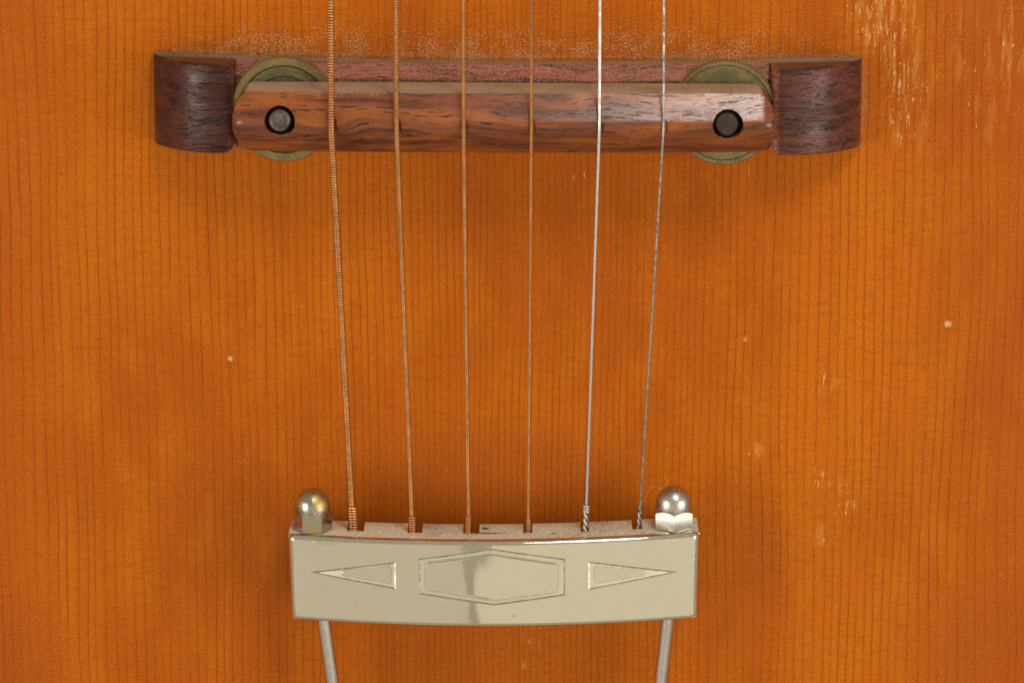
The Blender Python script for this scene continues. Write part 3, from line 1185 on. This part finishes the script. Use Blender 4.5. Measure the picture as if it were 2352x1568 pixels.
def build_strings():
    for i, (xa, xb, xc, yc, dia, pitch) in enumerate(STR):
        rad = dia * K * 0.5
        sx = at(xb, 296, 20 * MM).x
        sad = Vector((sx, ridge_y(sx), ridge_z(sx) + rad * 0.35 - 0.08 * MM))
        zt = zfront(at(xc, yc, 10 * MM).x) - FLANGE_D * 0.46 - rad - 0.12 * MM
        e = at(xc, yc, zt)
        end = Vector((e.x, y_top(e.x) - 2.2 * MM, zt - 0.25 * MM))
        # the speaking length runs on towards the neck
        top = at(xa, 0, sad.z - 0.4 * MM)
        d = top - sad
        far = sad + d * 1.9
        ring = Vector((end.x, y_top(end.x), zt))
        path = bend([far, sad, end])
        t = thing(LABELS[i][0], LABELS[i][1], 'guitar string', sad, 'strings running from the bridge to the tailpiece')
        if pitch:
            wr = pitch * K * 0.5
            Q, _ = resample(path, 1.0 * MM)
            v, f = tube(Q, rad - wr * 1.1, 10)
            mesh('core', v, f, M['core'], t, True, 60)
            H = helix(path, rad - wr, pitch * K, 10 if i < 2 else 8)
            v, f = tube(H, wr * 0.985, 6 if i < 2 else 5)
            o = mesh('winding', v, f, M['bronze'], t, True, 0)
            # doubled wrap that locks the ball end
            wl = (58, 38, 40, 32)[i] * K
            u = (sad - end).normalized()
            b0 = end
            b1 = end + u * (wl + 2.2 * MM)
            sh = Vector(((0.15, 0.05, -0.12, 0.06)[i] * MM, 0, 0.05 * MM))
            wpath = np.array([tuple(b1 + sh * 0.4), tuple(b0 + sh)])
            wpath, _ = resample(wpath, 0.4 * MM)
            H = helix(wpath, rad + wr * .22, pitch * K * 1.12, 12)
            v, f = tube(H, wr * 1.08, 6)
            mesh('end_wrap', v, f, M['bronze'], t, True, 0)
        else:
            mt = M['steel'] if i == 4 else M['steel_dull']
            u = (sad - end).normalized()
            tl = (52, 44)[i - 4] * K
            knot = Vector(end) + u * (tl + 2.2 * MM)
            pth = bend([far, sad, knot])
            Q, _ = resample(pth, 0.8 * MM)
            v, f = tube(Q, rad, 12)
            mesh('wire', v, f, mt, t, True, 60)
            # two legs of the loop twisted together below a tight collar
            ln = np.array([tuple(knot + u * .6 * MM), tuple(end)])
            L, _ = resample(ln, 0.12 * MM)
            for ph in (0.0, math.pi):
                H = helix(L, rad * 0.98, 2.3 * MM, 20, ph)
                v, f = tube(H, rad * 0.92, 8)
                mesh('twisted_leg', v, f, mt, t, True, 60)
            C = np.array([tuple(knot + u * 0.75 * MM), tuple(knot - u * 0.45 * MM)])
            H = helix(C, rad * 1.9, 0.42 * MM, 14)
            v, f = tube(H, rad * 0.85, 7)
            mesh('collar_wrap', v, f, mt, t, True, 60)


build_strings()


# ------------------------------------------------------------------ dust
def build_dust():
    V, F = [], []

    def fibre(x, y, z, L, w2, ang, curl):
        n = 4
        base = len(V)
        px, py = x, y
        for k in range(n):
            a = ang + curl * (k / (n - 1) - .5)
            sx_, sy_ = -math.sin(a) * w2, math.cos(a) * w2
            zz = z + w2 * (1.0 + 1.2 * math.sin(math.pi * k / (n - 1)))
            V.extend([(px + sx_, py + sy_, zz), (px, py, zz + w2 * 1.2), (px - sx_, py - sy_, zz)])
            px += math.cos(a) * L / (n - 1)
            py += math.sin(a) * L / (n - 1)
        for k in range(n - 1):
            for j in range(3):
                a0, b0 = base + k * 3 + j, base + k * 3 + (j + 1) % 3
                F.append((a0, b0, b0 + 3, a0 + 3))

    def grain(x, y, z, s):
        b = len(V)
        a = random.random() * 6.28
        for k in range(3):
            q = a + k * 2.094 + random.uniform(-.4, .4)
            V.append((x + s * math.cos(q), y + s * math.sin(q), z))
        V.append((x, y, z + s * 1.2))
        F.extend([(b, b + 1, b + 3), (b + 1, b + 2, b + 3), (b + 2, b, b + 3)])
    # band along the upper side of the bridge
    for _ in range(14000):
        px = random.uniform(395, 1965)
        d = random.expovariate(1 / (9.0 if random.random() < .45 else 26.0))
        if d > 140:
            continue
        cl = math.sin(px * .013) * .5 + math.sin(px * .031 + 2) * .5
        if random.random() > .50 + .28 * cl + (0.5 if d < 9 else 0):
            continue
        e = at(px, 121 + (px - 355) / 1622 * 12 + 5 * math.sin(math.pi * (px - 355) / 1622) - d, -.4 * MM)
        z = arch(e.x, e.y)
        if random.random() < .035:
            fibre(e.x, e.y, z, random.uniform(.25, .8) * MM, .015 * MM, random.random() * 6.28, random.uniform(-2, 2))
        else:
            grain(e.x, e.y, z, random.uniform(.018, .055) * MM)
    for _ in range(700):                                  # round the bright end of the bridge
        e = at(1980 + random.expovariate(1 / 7.0), random.uniform(140, 350), -1 * MM)
        grain(e.x, e.y, arch(e.x, e.y), random.uniform(.02, .05) * MM)
    for _ in range(420):
        e = at(random.uniform(375, 560), 340 + random.expovariate(1 / 5.0) + 0, -1 * MM)
        grain(e.x, e.y, arch(e.x, e.y), random.uniform(.02, .05) * MM)
    for _ in range(8000):                                 # stray specks everywhere
        e = at(random.uniform(-100, 2450), random.uniform(-60, 1620), 0)
        z = arch(e.x, e.y)
        if random.random() < .08:
            fibre(e.x, e.y, z, random.uniform(.2, .7) * MM, .013 * MM, random.random() * 6.28, random.uniform(-2, 2))
        else:
            grain(e.x, e.y, z, random.uniform(.012, .035) * MM * (1.7 if random.random() < .04 else 1))
    o = mesh('dust', V, F, M['dust'], None, False)
    o['kind'] = 'stuff'
    tag(o, 'pale dust and lint scattered on the varnish, thickest along the bridge', 'dust')


build_dust()


def build_lint():
    # one long curly hair caught by the thinnest string
    pts = [(1468, 1150), (1474, 1128), (1486, 1110), (1493, 1099), (1500, 1103), (1512, 1100), (1524, 1098), (1530, 1088), (1526, 1078)]
    P = [tuple(at(a, b, 0) + Vector((0, 0, (5.0 + 1.2 * math.sin(k * 1.3)) * MM))) for k, (a, b) in enumerate(pts)]
    Q, _ = resample(P, .3 * MM)
    v, f = tube(Q, .022 * MM, 5)
    o = mesh('lint_hair', v, f, M['dust'], None)
    tag(o, 'fine curly hair caught on the thinnest string above the tailpiece', 'hair')


build_lint()
